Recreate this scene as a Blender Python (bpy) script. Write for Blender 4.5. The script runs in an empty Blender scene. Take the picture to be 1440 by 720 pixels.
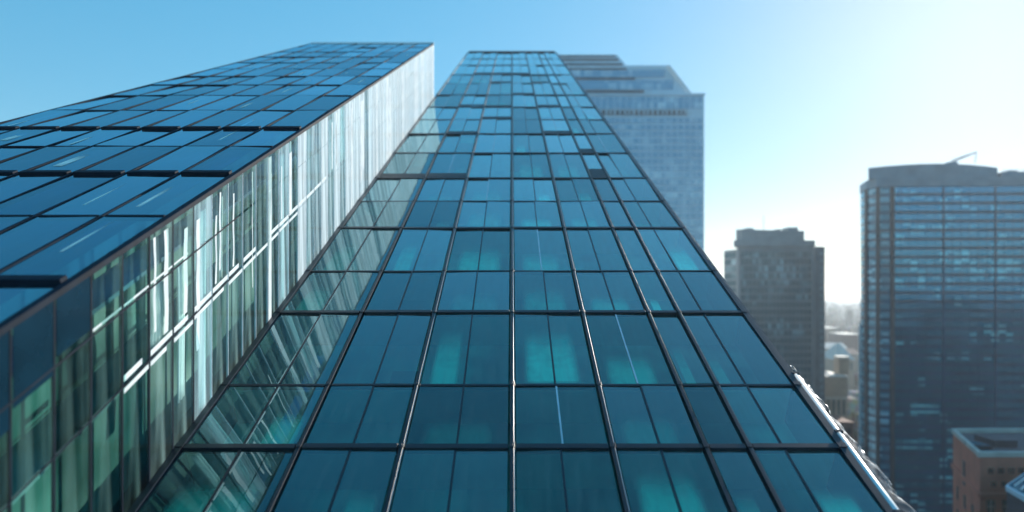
import bpy, bmesh, math, random
from mathutils import Vector, Matrix, noise as mnoise

R = math.radians
rnd = random.Random(11)
scene = bpy.context.scene
col = scene.collection

# ------------------------------------------------------------------ camera, sky, sun, exposure
FPX = 900.0                                    # focal length in photo pixels (photo is 1440 wide)
cam_data = bpy.data.cameras.new("camera")
cam = bpy.data.objects.new("camera", cam_data); col.objects.link(cam)
cam_data.sensor_width = 36.0
cam_data.lens = 36.0 * FPX / 1440.0
cam_data.shift_y = 48.0 / 1440.0
cam_data.clip_start = 0.1
cam_data.clip_end = 40000.0
cam_data.dof.use_dof = True
cam_data.dof.focus_distance = 24.0
cam_data.dof.aperture_fstop = (cam_data.lens / 1000.0) / 0.15
cam.location = (0, 0, 0)
cam.rotation_euler = (R(90), 0, 0)
scene.camera = cam

SUN_AZ, SUN_EL = R(37.5), R(21.0)              # azimuth to the right of the view, elevation
world = bpy.data.worlds.new("World"); scene.world = world
world.use_nodes = True
wn = world.node_tree
for n in list(wn.nodes): wn.nodes.remove(n)
sky = wn.nodes.new("ShaderNodeTexSky")
sky.sky_type = 'NISHITA'
sky.sun_disc = False
sky.sun_elevation = SUN_EL
sky.sun_rotation = SUN_AZ
sky.altitude = 100
sky.air_density = 1.0
sky.dust_density = 0.25
sky.ozone_density = 4.0
bg = wn.nodes.new("ShaderNodeBackground"); bg.inputs[1].default_value = 0.13
wo = wn.nodes.new("ShaderNodeOutputWorld")
gam = wn.nodes.new("ShaderNodeGamma"); gam.inputs[1].default_value = 0.44      # softens the range of a very clear sky
hsv = wn.nodes.new("ShaderNodeHueSaturation"); hsv.inputs["Hue"].default_value = 0.485; hsv.inputs["Saturation"].default_value = 1.95; hsv.inputs["Value"].default_value = 2.3
wn.links.new(sky.outputs[0], gam.inputs[0]); wn.links.new(gam.outputs[0], hsv.inputs["Color"]); wn.links.new(hsv.outputs[0], bg.inputs[0])
wn.links.new(bg.outputs[0], wo.inputs[0])

sun_data = bpy.data.lights.new("sun", 'SUN')
sun_data.energy = 4.8; sun_data.angle = R(0.5); sun_data.color = (1.0, 0.93, 0.82)
sun = bpy.data.objects.new("sun", sun_data); col.objects.link(sun)
sd = Vector((math.sin(SUN_AZ)*math.cos(SUN_EL), math.cos(SUN_AZ)*math.cos(SUN_EL), math.sin(SUN_EL)))
sun.rotation_euler = sd.to_track_quat('Z', 'Y').to_euler()
sun.location = (200, 200, 300)

scene.view_settings.view_transform = 'Standard'
scene.view_settings.look = 'None'
scene.view_settings.gamma = 1
scene.view_settings.exposure = 0.5
scene.render.engine = 'CYCLES'
scene.cycles.max_bounces = 12
scene.cycles.transparent_max_bounces = 24
scene.cycles.volume_bounces = 1
scene.cycles.use_denoising = True
scene.cycles.sample_clamp_indirect = 8

# ------------------------------------------------------------------ materials
def new_mat(name):
    m = bpy.data.materials.new(name); m.use_nodes = True
    nt = m.node_tree
    for n in list(nt.nodes): nt.nodes.remove(n)
    out = nt.nodes.new("ShaderNodeOutputMaterial")
    return m, nt, out

def N(nt, t, **kw):
    n = nt.nodes.new(t)
    for k, v in kw.items():
        if k.startswith("i_"):
            n.inputs[int(k[2:]) if k[2:].isdigit() else k[2:].replace("_", " ")].default_value = v
        else: setattr(n, k, v)
    return n

def coords(nt, scale=(1, 1, 1)):
    tc = N(nt, "ShaderNodeTexCoord"); mp = N(nt, "ShaderNodeMapping")
    mp.inputs["Scale"].default_value = scale
    nt.links.new(tc.outputs["Object"], mp.inputs[0])
    return mp.outputs[0]

def plain(name, c, rough=0.6, metal=0.0, var=0.25, scale=0.8, bump=0.0):
    """a dielectric or metal with uneven tone from noise"""
    m, nt, out = new_mat(name)
    b = N(nt, "ShaderNodeBsdfPrincipled")
    v = coords(nt)
    nz = N(nt, "ShaderNodeTexNoise"); nz.inputs["Scale"].default_value = scale; nz.inputs["Detail"].default_value = 6
    nt.links.new(v, nz.inputs["Vector"])
    rp = N(nt, "ShaderNodeValToRGB")
    rp.color_ramp.elements[0].position = 0.3; rp.color_ramp.elements[1].position = 0.7
    rp.color_ramp.elements[0].color = (c[0]*(1-var), c[1]*(1-var), c[2]*(1-var), 1)
    rp.color_ramp.elements[1].color = (min(1, c[0]*(1+var)), min(1, c[1]*(1+var)), min(1, c[2]*(1+var)), 1)
    nt.links.new(nz.outputs["Fac"], rp.inputs[0])
    nt.links.new(rp.outputs[0], b.inputs["Base Color"])
    b.inputs["Roughness"].default_value = rough; b.inputs["Metallic"].default_value = metal
    if bump:
        bp = N(nt, "ShaderNodeBump"); bp.inputs["Strength"].default_value = 1; bp.inputs["Distance"].default_value = bump
        nt.links.new(nz.outputs["Fac"], bp.inputs["Height"]); nt.links.new(bp.outputs[0], b.inputs["Normal"])
    nt.links.new(b.outputs[0], out.inputs[0])
    return m

def pane_glass(name, tint, ior, refl=(1, 1, 1), rough=0.012, wave=0.006, wscale=(0.5, 0.25, 0.5), dirt_glare=0.04, base=0.0, dmin=None, dscale=(3.2, 0.35, 0.6), dcol=(0.5, 0.5, 0.47)):
    """clear tinted pane: transparent body, Fresnel mirror on its face with a slightly wavy surface, thin dust, on the side wall painted reflection streaks"""
    m, nt, out = new_mat(name)
    L = nt.links
    v = coords(nt, wscale)
    nz = N(nt, "ShaderNodeTexNoise"); nz.inputs["Scale"].default_value = 1.0; nz.inputs["Detail"].default_value = 2
    L.new(v, nz.inputs["Vector"])
    bp = N(nt, "ShaderNodeBump"); bp.inputs["Distance"].default_value = wave; bp.inputs["Strength"].default_value = 1
    L.new(nz.outputs["Fac"], bp.inputs["Height"])
    lw = N(nt, "ShaderNodeLayerWeight"); lw.inputs["Blend"].default_value = 0.5
    L.new(bp.outputs[0], lw.inputs["Normal"])
    pw = N(nt, "ShaderNodeMath", operation='POWER'); L.new(lw.outputs["Facing"], pw.inputs[0]); pw.inputs[1].default_value = ior
    fac = N(nt, "ShaderNodeMath", operation='MULTIPLY_ADD'); fac.use_clamp = True
    L.new(pw.outputs[0], fac.inputs[0]); fac.inputs[1].default_value = 1.0-base; fac.inputs[2].default_value = base
    gmt = N(nt, "ShaderNodeNewGeometry")                 # the mirror sits on the outer face only (no trapped light inside the pane)
    sub = N(nt, "ShaderNodeMath", operation='SUBTRACT'); sub.inputs[0].default_value = 1.0; L.new(gmt.outputs["Backfacing"], sub.inputs[1])
    fac2 = N(nt, "ShaderNodeMath", operation='MULTIPLY'); L.new(fac.outputs[0], fac2.inputs[0]); L.new(sub.outputs[0], fac2.inputs[1])
    fac = fac2
    tr = N(nt, "ShaderNodeBsdfTransparent")
    oi = N(nt, "ShaderNodeObjectInfo")
    hs = N(nt, "ShaderNodeHueSaturation"); hs.inputs["Color"].default_value = (*tint, 1)
    mr = N(nt, "ShaderNodeMapRange"); mr.inputs[3].default_value = 0.66; mr.inputs[4].default_value = 1.14
    L.new(oi.outputs["Random"], mr.inputs[0]); L.new(mr.outputs[0], hs.inputs["Value"])
    L.new(hs.outputs[0], tr.inputs[0])
    gl = N(nt, "ShaderNodeBsdfGlossy"); gl.inputs["Roughness"].default_value = rough
    hs2 = N(nt, "ShaderNodeHueSaturation"); hs2.inputs["Color"].default_value = (*refl, 1)     # coating differs a little from pane to pane
    ms2 = N(nt, "ShaderNodeMath", operation='FRACT'); mm2 = N(nt, "ShaderNodeMath", operation='MULTIPLY'); mm2.inputs[1].default_value = 7.3
    L.new(oi.outputs["Random"], mm2.inputs[0]); L.new(mm2.outputs[0], ms2.inputs[0])
    mr2 = N(nt, "ShaderNodeMapRange"); mr2.inputs[3].default_value = 0.66; mr2.inputs[4].default_value = 1.1
    L.new(ms2.outputs[0], mr2.inputs[0]); L.new(mr2.outputs[0], hs2.inputs["Value"]); L.new(hs2.outputs[0], gl.inputs["Color"])
    L.new(bp.outputs[0], gl.inputs["Normal"])
    mx = N(nt, "ShaderNodeMixShader")
    L.new(fac.outputs[0], mx.inputs[0]); L.new(tr.outputs[0], mx.inputs[1]); L.new(gl.outputs[0], mx.inputs[2])
    df = N(nt, "ShaderNodeBsdfDiffuse"); df.inputs[0].default_value = (*dcol, 1)
    v2 = coords(nt, dscale)
    n2 = N(nt, "ShaderNodeTexNoise"); n2.inputs["Scale"].default_value = 1.6; n2.inputs["Detail"].default_value = 8
    L.new(v2, n2.inputs["Vector"])
    m2 = N(nt, "ShaderNodeMapRange"); m2.inputs[1].default_value = 0.42; m2.inputs[2].default_value = 0.8
    m2.inputs[3].default_value = dirt_glare*0.15 if dmin is None else dmin; m2.inputs[4].default_value = dirt_glare
    L.new(n2.outputs["Fac"], m2.inputs[0])
    mx2 = N(nt, "ShaderNodeMixShader")
    L.new(m2.outputs[0], mx2.inputs[0]); L.new(mx.outputs[0], mx2.inputs[1]); L.new(df.outputs[0], mx2.inputs[2])
    L.new(mx2.outputs[0], out.inputs[0])
    return m

def tower_glass(name, dark, light, cell, share=0.3, ior=1.9, rough=0.06, wave=0.004, refl=(0.55, 0.84, 1)):
    """glass of a distant tower: opaque from afar, each pane with its own blind or dark room behind, Fresnel mirror on top"""
    m, nt, out = new_mat(name)
    L = nt.links
    v = coords(nt, (1/cell[0], 1/cell[1], 1/cell[2]))
    fl = N(nt, "ShaderNodeVectorMath", operation='FLOOR'); L.new(v, fl.inputs[0])
    wnz = N(nt, "ShaderNodeTexWhiteNoise"); wnz.noise_dimensions = '3D'; L.new(fl.outputs[0], wnz.inputs["Vector"])
    v2 = coords(nt, (0.03, 0.03, 0.12))
    nz = N(nt, "ShaderNodeTexNoise"); nz.inputs["Scale"].default_value = 1.0; nz.inputs["Detail"].default_value = 3
    L.new(v2, nz.inputs["Vector"])
    ad = N(nt, "ShaderNodeMath", operation='MULTIPLY'); L.new(wnz.outputs["Value"], ad.inputs[0])
    mr0 = N(nt, "ShaderNodeMapRange"); mr0.inputs[1].default_value = 0.35; mr0.inputs[2].default_value = 0.65
    mr0.inputs[3].default_value = 0.25; mr0.inputs[4].default_value = 1.25
    L.new(nz.outputs["Fac"], mr0.inputs[0]); L.new(mr0.outputs[0], ad.inputs[1])
    rp = N(nt, "ShaderNodeValToRGB")
    e = rp.color_ramp.elements
    e[0].position = 1-share-0.12; e[0].color = (*dark, 1)
    e[1].position = 1.0; e[1].color = (*light, 1)
    L.new(ad.outputs[0], rp.inputs[0])
    df = N(nt, "ShaderNodeBsdfDiffuse"); L.new(rp.outputs[0], df.inputs[0])
    v3 = coords(nt, (0.4, 0.4, 0.25))
    n3 = N(nt, "ShaderNodeTexNoise"); n3.inputs["Scale"].default_value = 0.6; L.new(v3, n3.inputs["Vector"])
    bp = N(nt, "ShaderNodeBump"); bp.inputs["Distance"].default_value = wave*6; L.new(n3.outputs["Fac"], bp.inputs["Height"])
    fr = N(nt, "ShaderNodeFresnel"); fr.inputs["IOR"].default_value = ior; L.new(bp.outputs[0], fr.inputs["Normal"])
    gl = N(nt, "ShaderNodeBsdfGlossy"); gl.inputs["Roughness"].default_value = rough; L.new(bp.outputs[0], gl.inputs["Normal"])
    gl.inputs["Color"].default_value = (*refl, 1)
    mx = N(nt, "ShaderNodeMixShader")
    L.new(fr.outputs[0], mx.inputs[0]); L.new(df.outputs[0], mx.inputs[1]); L.new(gl.outputs[0], mx.inputs[2])
    L.new(mx.outputs[0], out.inputs[0])
    return m

M = {}
M['glass_teal'] = pane_glass("teal pane glass", (0.30, 0.92, 0.84), 2.2, refl=(0.64, 0.95, 1.0), base=0.09, dirt_glare=0.10, wave=0.008, wscale=(0.45, 0.2, 0.45))
M['glass_navy'] = pane_glass("blue pane glass", (0.24, 0.60, 0.84), 2.5, refl=(0.56, 0.88, 1.0), base=0.045, dirt_glare=0.06, wave=0.012, wscale=(0.45, 0.22, 0.45))
M['glass_wall'] = pane_glass("green pane glass", (0.90, 0.985, 0.97), 4.0, refl=(0.9, 1.0, 1.0), wave=0.03, wscale=(0.6, 0.55, 0.12), dirt_glare=0.30, dmin=0.02, dscale=(1, 1.8, 0.11), dcol=(0.42, 0.60, 0.58))  # pale streaks in the colour stand for reflections in the side wall
M['glass_deep'] = pane_glass("deep green pane glass", (0.72, 0.93, 0.90), 4.0, refl=(0.8, 1.0, 1.0), wave=0.03, wscale=(0.6, 0.55, 0.12), dirt_glare=0.12, dmin=0.0, dscale=(1, 1.8, 0.11), dcol=(0.36, 0.56, 0.53))
M['glass_half_glare'] = pane_glass("half glare pane glass", (0.80, 0.95, 0.95), 4.0, refl=(0.8, 0.97, 1.0), wave=0.03, wscale=(0.6, 0.55, 0.12), dirt_glare=0.72, dmin=0.12, dscale=(1, 1.6, 0.10), dcol=(0.60, 0.77, 0.83))  # part of the wall's reflected glare put in as pale streaks
M['glass_glare'] = pane_glass("glare white pane glass", (0.88, 0.97, 0.97), 4.0, refl=(0.9, 1.0, 1.0), wave=0.03, wscale=(0.6, 0.55, 0.12), dirt_glare=0.95, dmin=0.4, dscale=(1, 1.5, 0.10), dcol=(0.78, 0.89, 0.95))  # reflected sky glare put in as white streaks
M['joint'] = plain("grey silicone joint", (0.5, 0.64, 0.74), 0.5, 0, 0.2, 2)
M['frame'] = plain("dark anodised frame", (0.008, 0.012, 0.022), 0.35, 0.0, 0.3, 2.0)
M['frame_light'] = plain("bright aluminium trim", (0.62, 0.63, 0.64), 0.25, 0.9, 0.12, 1.5)
M['white_metal'] = plain("white coated metal", (0.8, 0.82, 0.82), 0.35, 0.0, 0.06, 1.5)
M['gasket'] = plain("black gasket", (0.01, 0.012, 0.016), 0.5, 0, 0.3, 3)
M['blind'] = plain("pale fabric blind", (0.34, 0.44, 0.42), 0.9, 0, 0.08, 0.9)
def painted_light():  # soft glow and reflection streaks painted as a fading pale layer
    m, nt, out = new_mat("gradient light film"); L = nt.links
    tc = N(nt, "ShaderNodeTexCoord"); sx = N(nt, "ShaderNodeSeparateXYZ"); L.new(tc.outputs["Generated"], sx.inputs[0])
    last = None
    lo = N(nt, "ShaderNodeMapRange", interpolation_type='SMOOTHSTEP'); lo.inputs[1].default_value = 1.0; lo.inputs[2].default_value = 0.3; L.new(sx.outputs[1], lo.inputs[0])
    for ax in (0, 1):
        a = N(nt, "ShaderNodeMath", operation='SUBTRACT'); a.inputs[1].default_value = 0.5; L.new(sx.outputs[ax], a.inputs[0])
        a2 = N(nt, "ShaderNodeMath", operation='ABSOLUTE'); L.new(a.outputs[0], a2.inputs[0])
        mr = N(nt, "ShaderNodeMapRange", interpolation_type='SMOOTHSTEP'); mr.inputs[1].default_value = 0.5; mr.inputs[2].default_value = 0.44 if ax else 0.30
        mr.inputs[3].default_value = 0.0; mr.inputs[4].default_value = 1.0; L.new(a2.outputs[0], mr.inputs[0])
        if last is None: last = mr
        else:
            mu = N(nt, "ShaderNodeMath", operation='MULTIPLY'); L.new(last.outputs[0], mu.inputs[0]); L.new(mr.outputs[0], mu.inputs[1]); last = mu
    nz = N(nt, "ShaderNodeTexNoise"); nz.inputs["Scale"].default_value = 1.3; nz.inputs["Detail"].default_value = 3; L.new(tc.outputs["Object"], nz.inputs["Vector"])
    mm = N(nt, "ShaderNodeMapRange"); mm.inputs[1].default_value = 0.3; mm.inputs[2].default_value = 0.6; mm.inputs[3].default_value = 0.55; L.new(nz.outputs["Fac"], mm.inputs[0])
    mu0 = N(nt, "ShaderNodeMath", operation='MULTIPLY'); L.new(last.outputs[0], mu0.inputs[0]); L.new(lo.outputs[0], mu0.inputs[1])
    mu = N(nt, "ShaderNodeMath", operation='MULTIPLY'); L.new(mu0.outputs[0], mu.inputs[0]); L.new(mm.outputs[0], mu.inputs[1])
    d = N(nt, "ShaderNodeBsdfDiffuse"); d.inputs[0].default_value = (0.86, 0.92, 0.86, 1); t = N(nt, "ShaderNodeBsdfTransparent")
    mx = N(nt, "ShaderNodeMixShader"); L.new(mu.outputs[0], mx.inputs[0]); L.new(t.outputs[0], mx.inputs[1]); L.new(d.outputs[0], mx.inputs[2])
    L.new(mx.outputs[0], out.inputs[0]); return m
M['painted_light'] = painted_light()
M['streak_curtain'] = plain("white sheer curtain", (0.84, 0.86, 0.85), 0.9, 0, 0.06, 2)
M['slab'] = plain("floor slab", (0.16, 0.20, 0.21), 0.8, 0, 0.2, 1.0)
M['dark_panel'] = plain("deep navy panel", (0.006, 0.028, 0.05), 0.15, 0.0, 0.3, 0.7)
M['furniture'] = plain("dark office furniture", (0.03, 0.035, 0.04), 0.6, 0, 0.3, 1.0)

def interior(name, a, b, c):
    m, nt, out = new_mat(name); L = nt.links
    v = coords(nt, (0.42, 0.3, 0.3))
    nz = N(nt, "ShaderNodeTexNoise"); nz.inputs["Scale"].default_value = 0.9; nz.inputs["Detail"].default_value = 2
    L.new(v, nz.inputs["Vector"])
    rp = N(nt, "ShaderNodeValToRGB"); e = rp.color_ramp.elements
    e[0].position = 0.35; e[0].color = (*a, 1); e[1].position = 0.72; e[1].color = (*c, 1)
    k = e.new(0.52); k.color = (*b, 1)
    L.new(nz.outputs["Fac"], rp.inputs[0])
    d = N(nt, "ShaderNodeBsdfDiffuse"); L.new(rp.outputs[0], d.inputs[0]); L.new(d.outputs[0], out.inputs[0])
    return m
M['room'] = interior("dim office interior", (0.06, 0.08, 0.085), (0.15, 0.19, 0.19), (0.42, 0.5, 0.47))
M['room_navy'] = interior("dim navy interior", (0.06, 0.08, 0.12), (0.12, 0.16, 0.22), (0.22, 0.3, 0.4))
M['room_wall'] = interior("green lobby interior", (0.03, 0.07, 0.065), (0.08, 0.15, 0.135), (0.30, 0.38, 0.35))
M['concrete'] = plain("grey concrete", (0.26, 0.26, 0.26), 0.85, 0, 0.2, 0.4)
M['dark_cladding'] = plain("dark cladding", (0.04, 0.055, 0.065), 0.4, 0.2, 0.3, 0.3)
M['frame_matte'] = plain("matte navy frame", (0.010, 0.018, 0.032), 0.7, 0.0, 0.3, 2.0)
M['frame_matte'].node_tree.nodes["Principled BSDF"].inputs["Specular IOR Level"].default_value = 0.12
M['glare'] = plain("white painted glare", (0.82, 0.88, 0.92), 0.18, 0.0, 0.14, 1.3, bump=0.004)  # side wall reflections painted as solid white

# ------------------------------------------------------------------ mesh helpers
class MB:
    def __init__(s): s.v = []; s.f = []
    def hexa(s, p):          # 8 points: bottom ring then top ring
        b = len(s.v); s.v += [tuple(q) for q in p]
        for q in ((3, 2, 1, 0), (4, 5, 6, 7), (0, 1, 5, 4), (1, 2, 6, 5), (2, 3, 7, 6), (3, 0, 4, 7)):
            s.f.append(tuple(b+i for i in q))
    def box(s, x0, x1, y0, y1, z0, z1, fn=None):
        p = [(x0, y0, z0), (x1, y0, z0), (x1, y1, z0), (x0, y1, z0), (x0, y0, z1), (x1, y0, z1), (x1, y1, z1), (x0, y1, z1)]
        s.hexa([fn(*q) for q in p] if fn else p)
    def prism(s, poly, z0, z1):
        """vertical prism over a plan polygon (counter-clockwise); z1 may be a function of (x, y)"""
        n = len(poly); b = len(s.v)
        for (x, y) in poly: s.v.append((x, y, z0(x, y) if callable(z0) else z0))
        for (x, y) in poly: s.v.append((x, y, z1(x, y) if callable(z1) else z1))
        s.f.append(tuple(b+i for i in reversed(range(n)))); s.f.append(tuple(b+n+i for i in range(n)))
        for i in range(n):
            j = (i+1) % n; s.f.append((b+i, b+j, b+n+j, b+n+i))
    def bar(s, a, b_, r, k=6):
        a = Vector(a); b_ = Vector(b_); d = (b_-a).normalized()
        u = d.orthogonal().normalized(); w = d.cross(u); o = len(s.v)
        for p in (a, b_):
            for i in range(k):
                t = 2*math.pi*i/k; s.v.append(tuple(p+u*(r*math.cos(t))+w*(r*math.sin(t))))
        for i in range(k):
            j = (i+1) % k; s.f.append((o+i, o+j, o+k+j, o+k+i))
        s.f.append(tuple(o+i for i in reversed(range(k)))); s.f.append(tuple(o+k+i for i in range(k)))
    def build(s, name, mat, root=None, origin=None, bevel=0.0, smooth=False):
        """links the collected shape as ONE mesh object; coordinates given in world space"""
        off = Vector(origin) if origin is not None else Vector((0, 0, 0))
        base = Vector((0, 0, 0)); q = root
        while q is not None: base += q.location; q = q.parent
        me = bpy.data.meshes.new(name)
        if origin is None: off = base
        me.from_pydata([tuple(Vector(p)-off) for p in s.v], [], s.f); me.update()
        bm = bmesh.new(); bm.from_mesh(me); bmesh.ops.recalc_face_normals(bm, faces=bm.faces); bm.to_mesh(me); bm.free()
        me.materials.append(mat)
        if smooth:
            for p in me.polygons: p.use_smooth = True
        o = bpy.data.objects.new(name, me); col.objects.link(o)
        o.location = off-base
        if root is not None: o.parent = root
        if bevel:
            md = o.modifiers.new("edge", 'BEVEL'); md.width = bevel; md.segments = 1; md.limit_method = 'ANGLE'
        return o

def tag(o, label=None, cat=None, group=None, kind=None):
    if label: o["label"] = label
    if cat: o["category"] = cat
    if group: o["group"] = group
    if kind: o["kind"] = kind
    return o
def thing(name, loc, label, cat, group=None):
    o = bpy.data.objects.new(name, None); col.objects.link(o); o.location = loc
    o.empty_display_size = 1
    return tag(o, label, cat, group)

T = 419.0/FPX                                  # rise of the sloping facades per metre of run
NRM = Vector((0, -T, 1)).normalized()
def slope(h):
    """maps (x across, y run, n out of the glass) to world for the slope that passes h below the camera"""
    def fn(x, y, n):
        return (x, y + NRM.y*n, -h + y*T + NRM.z*n)
    return fn

GROUND = -120.0

# ------------------------------------------------------------------ ground and haze
g = MB(); g.box(-8000, 8000, -8000, 8000, GROUND-0.5, GROUND)
def ground_mat():
    m, nt, out = new_mat("city ground"); L = nt.links
    v = coords(nt, (1, 1, 1))
    vo = N(nt, "ShaderNodeTexVoronoi"); vo.inputs["Scale"].default_value = 0.018; L.new(v, vo.inputs["Vector"])
    nz = N(nt, "ShaderNodeTexNoise"); nz.inputs["Scale"].default_value = 0.002; nz.inputs["Detail"].default_value = 8; L.new(v, nz.inputs["Vector"])
    rp = N(nt, "ShaderNodeValToRGB"); e = rp.color_ramp.elements
    e[0].color = (0.035, 0.04, 0.03, 1); e[0].position = 0.35; e[1].color = (0.12, 0.115, 0.11, 1); e[1].position = 0.65
    L.new(nz.outputs["Fac"], rp.inputs[0])
    mx = N(nt, "ShaderNodeMix", data_type='RGBA', blend_type='MULTIPLY'); mx.inputs[0].default_value = 0.6
    L.new(rp.outputs[0], mx.inputs[6]); L.new(vo.outputs["Color"], mx.inputs[7])
    b = N(nt, "ShaderNodeBsdfDiffuse"); L.new(mx.outputs[2], b.inputs[0]); L.new(b.outputs[0], out.inputs[0])
    return m
tag(g.build("ground", ground_mat()), kind="structure")

# ------------------------------------------------------------------ MAIN TOWER (sloping glass facade)
H1 = 12.8
S1 = slope(H1)
MX = [c*H1 for c in (-0.727, -0.466, -0.242, 0.0, 0.22, 0.424, 0.519, 0.722)]
YS = [9.6, 12.2, 15.1, 17.97, 20.8, 25.5, 29.3, 34.6, 39.1, 43.9, 50.7, 57.6, 64.2, 71.0, 79.4, 89.6, 98.9, 111.8, 122.6, 136.0]
THICK = {1, 3, 5, 7, 9, 10, 11, 13, 14, 16, 17}
XL, XR = MX[0], MX[-1]
main = thing("glass_tower", (0, 72, GROUND), "teal glass tower with a sloping gridded facade in the middle of the photo", "tower")
# body under the glass
b = MB(); b.prism([(XL+0.02, 9.0), (XR-0.02, 9.0), (XR-0.02, 136.6), (XL+0.02, 136.6)], GROUND, lambda x, y: -H1+y*T-1.75)
b.build("body", M['dark_cladding'], main)
b = MB(); b.box(XL+0.05, XR-0.05, YS[0], YS[-1], -1.5, -1.42, S1)
b.build("interior", M['room'], main)
# cheeks closing the glass void, front and back
b = MB()
b.box(XL, XL+0.12, YS[0]-0.3, YS[-1]+0.3, -1.7, -0.12, S1)
b.build("cheek_wall", M['dark_panel'], main)
b = MB()
b.box(XR-0.12, XR, YS[0]-0.3, YS[-1]+0.3, -1.7, -0.12, S1)
b.build("cheek_wall", M['dark_panel'], main)
b = MB(); b.box(XL+0.14, XR-0.14, YS[-1]-0.1, YS[-1]+0.5, -1.7, 0.25, S1)
b.build("parapet", M['frame'], main, bevel=0.03)

for i, x in enumerate(MX):                     # main mullions
    b = MB()
    w = 0.055 if 0 < i < 7 else 0.10
    b.box(x-w, x+w, YS[0], YS[-1]-0.12, -0.14, 0.10, S1)
    for k in range(1, len(YS)-1):              # joint covers with a screw head where the transoms meet
        b.box(x-w-0.02, x+w+0.02, YS[k]-0.09, YS[k]+0.09, 0.101, 0.125, S1)
        b.box(x-0.018, x+0.018, YS[k]-0.018, YS[k]+0.018, 0.126, 0.136, S1)
    mu = b.build("mullion", M['frame'], main, bevel=0.012)
    if i in (2, 3, 4, 6):                      # pale cover strip on the side of the mullion
        b = MB(); b.box(x+w, x+w+0.02, YS[1], YS[-1]-0.2, 0.025, 0.07, S1)
        b.build("cover_strip", M['frame_light'], mu)
for k, y in enumerate(YS[:-1]):
    b = MB()
    w = (0.075 + 0.0007*y) if k in THICK else (0.04 + 0.0005*y)
    hh = 0.12 if k in THICK else 0.075
    for i in range(7):
        o_ = rnd.uniform(-0.012, 0.012); b.box(MX[i]+0.105, MX[i+1]-0.105, y-w+o_, y+w+o_, -0.13, hh-0.02+o_*0.5, S1)
    b.build("transom", M['frame'], main, bevel=0.01)
    b = MB(); b.box(XL+0.2, XR-0.2, y-0.10, y+0.10, -1.40, -0.14, S1)
    b.build("slab", M['slab'], main)
# dark open vents in some bays of the upper rows
vents = [(16, 1, .55), (16, 2, .55), (16, 3, .5), (13, 1, .5), (13, 4, .4), (12, 2, .5), (11, 1, .35), (11, 4, .45), (9, 1, .4), (9, 5, .9), (9, 0, .35), (10, 5, .5), (13, 2, .35), (14, 3, .4), (15, 4, .4), (15, 2, .5)]
for (k, i, s_) in vents:
    y = YS[k]; dy = (YS[k+1]-YS[k])
    b = MB(); b.box(MX[i]+0.12, MX[i+1]-0.12, y+0.28, y+0.28+dy*0.16*s_*2, 0.03, 0.07, S1)
    b.build("vent", M['gasket'], main)

far_pane = MB(); n_win = 0
GLOW_PANES = {(3, 2), (3, 4), (6, 3), (5, 2), (5, 3), (5, 4), (5, 0), (7, 1), (7, 2), (7, 3), (7, 4), (2, 4), (4, 3), (4, 4), (8, 2), (8, 4)}
for k in range(len(YS)-1):
    y0, y1 = YS[k], YS[k+1]
    for i in range(7):
        x0, x1 = MX[i]+0.12, MX[i+1]-0.12
        single = (i == 5)
        mid = (x0+x1)/2 + rnd.uniform(-0.05, 0.05)
        if i == 6: mid = x0 + (x1-x0)*0.36
        if i == 0: mid = x0 + (x1-x0)*0.52
        panes = [(x0, x1)] if single else [(x0, mid-0.03), (mid+0.03, x1)]
        individual = 2 <= k <= 15
        w = MB() if individual else far_pane
        for (a, c) in panes:
            t1, t2 = rnd.gauss(0, 0.008), rnd.gauss(0, 0.007)      # panes never sit quite flat
            def fn(x, y, n, a=a, c=c, t1=t1, t2=t2):
                return S1(x, y, n + (x-(a+c)/2)*t1 + (y-(y0+y1)/2)*t2)
            w.box(a, c, y0+0.06, y1-0.06, 0.0, 0.022, fn)
        if individual:
            win = w.build("window", M['glass_teal'], main, origin=S1((x0+x1)/2, (y0+y1)/2, 0)); n_win += 1
            if not single:
                b = MB(); b.box(mid-0.028, mid+0.028, y0+0.07, y1-0.07, -0.05, 0.05, S1)
                b.build("frame", M['frame'] if rnd.random() < 0.88 else M['frame_light'], win)
            r = rnd.random()
            if r < 0.42 or (k, i) in GLOW_PANES:  # glow of lit rooms painted in as a pale fading sheet
                (a, c) = rnd.choice(panes)
                if rnd.random() < 0.5 or (k, i) in ((6, 3), (3, 4), (5, 3), (5, 2), (7, 3), (7, 2), (3, 2)): a, c = x0+0.1, x1-0.1
                d0 = rnd.uniform(-0.02, 0.08); d1 = rnd.uniform(0.5, 0.9)
                b = MB(); b.box(a+0.15, c-0.2, y0+(y1-y0)*d0+0.15, y0+(y1-y0)*d1, -0.30, -0.28, S1)
                b.build("light_film", M['painted_light'], win, origin=S1((a+c)/2, y0, -0.3))
            elif r < 0.54:                     # roller blind let down from the head of the pane
                (a, c) = rnd.choice(panes); dd = rnd.uniform(0.2, 0.6)
                b = MB(); b.box(a+0.03, c-0.03, y1-(y1-y0)*dd, y1-0.1, -0.30, -0.28, S1)
                b.build("blind", M['blind'], win)
                b = MB(); b.box(a+0.03, c-0.03, y1-(y1-y0)*dd-0.06, y1-(y1-y0)*dd-0.005, -0.31, -0.27, S1)
                b.build("blind_rail", M['frame_light'], win)
            elif r < 0.74:
                b = MB(); a = rnd.uniform(x0+0.2, x1-1.0) if x1-x0 > 1.4 else x0+0.1
                b.box(a, min(a+rnd.uniform(0.7, 1.6), x1-0.1), y0+0.2, y0+(y1-y0)*rnd.uniform(0.25, 0.5), -1.35, -0.75, S1)
                b.build("desk", M['furniture'], win)
fp = far_pane.build("window", M['glass_teal'], main); tag(fp, kind="stuff")

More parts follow.
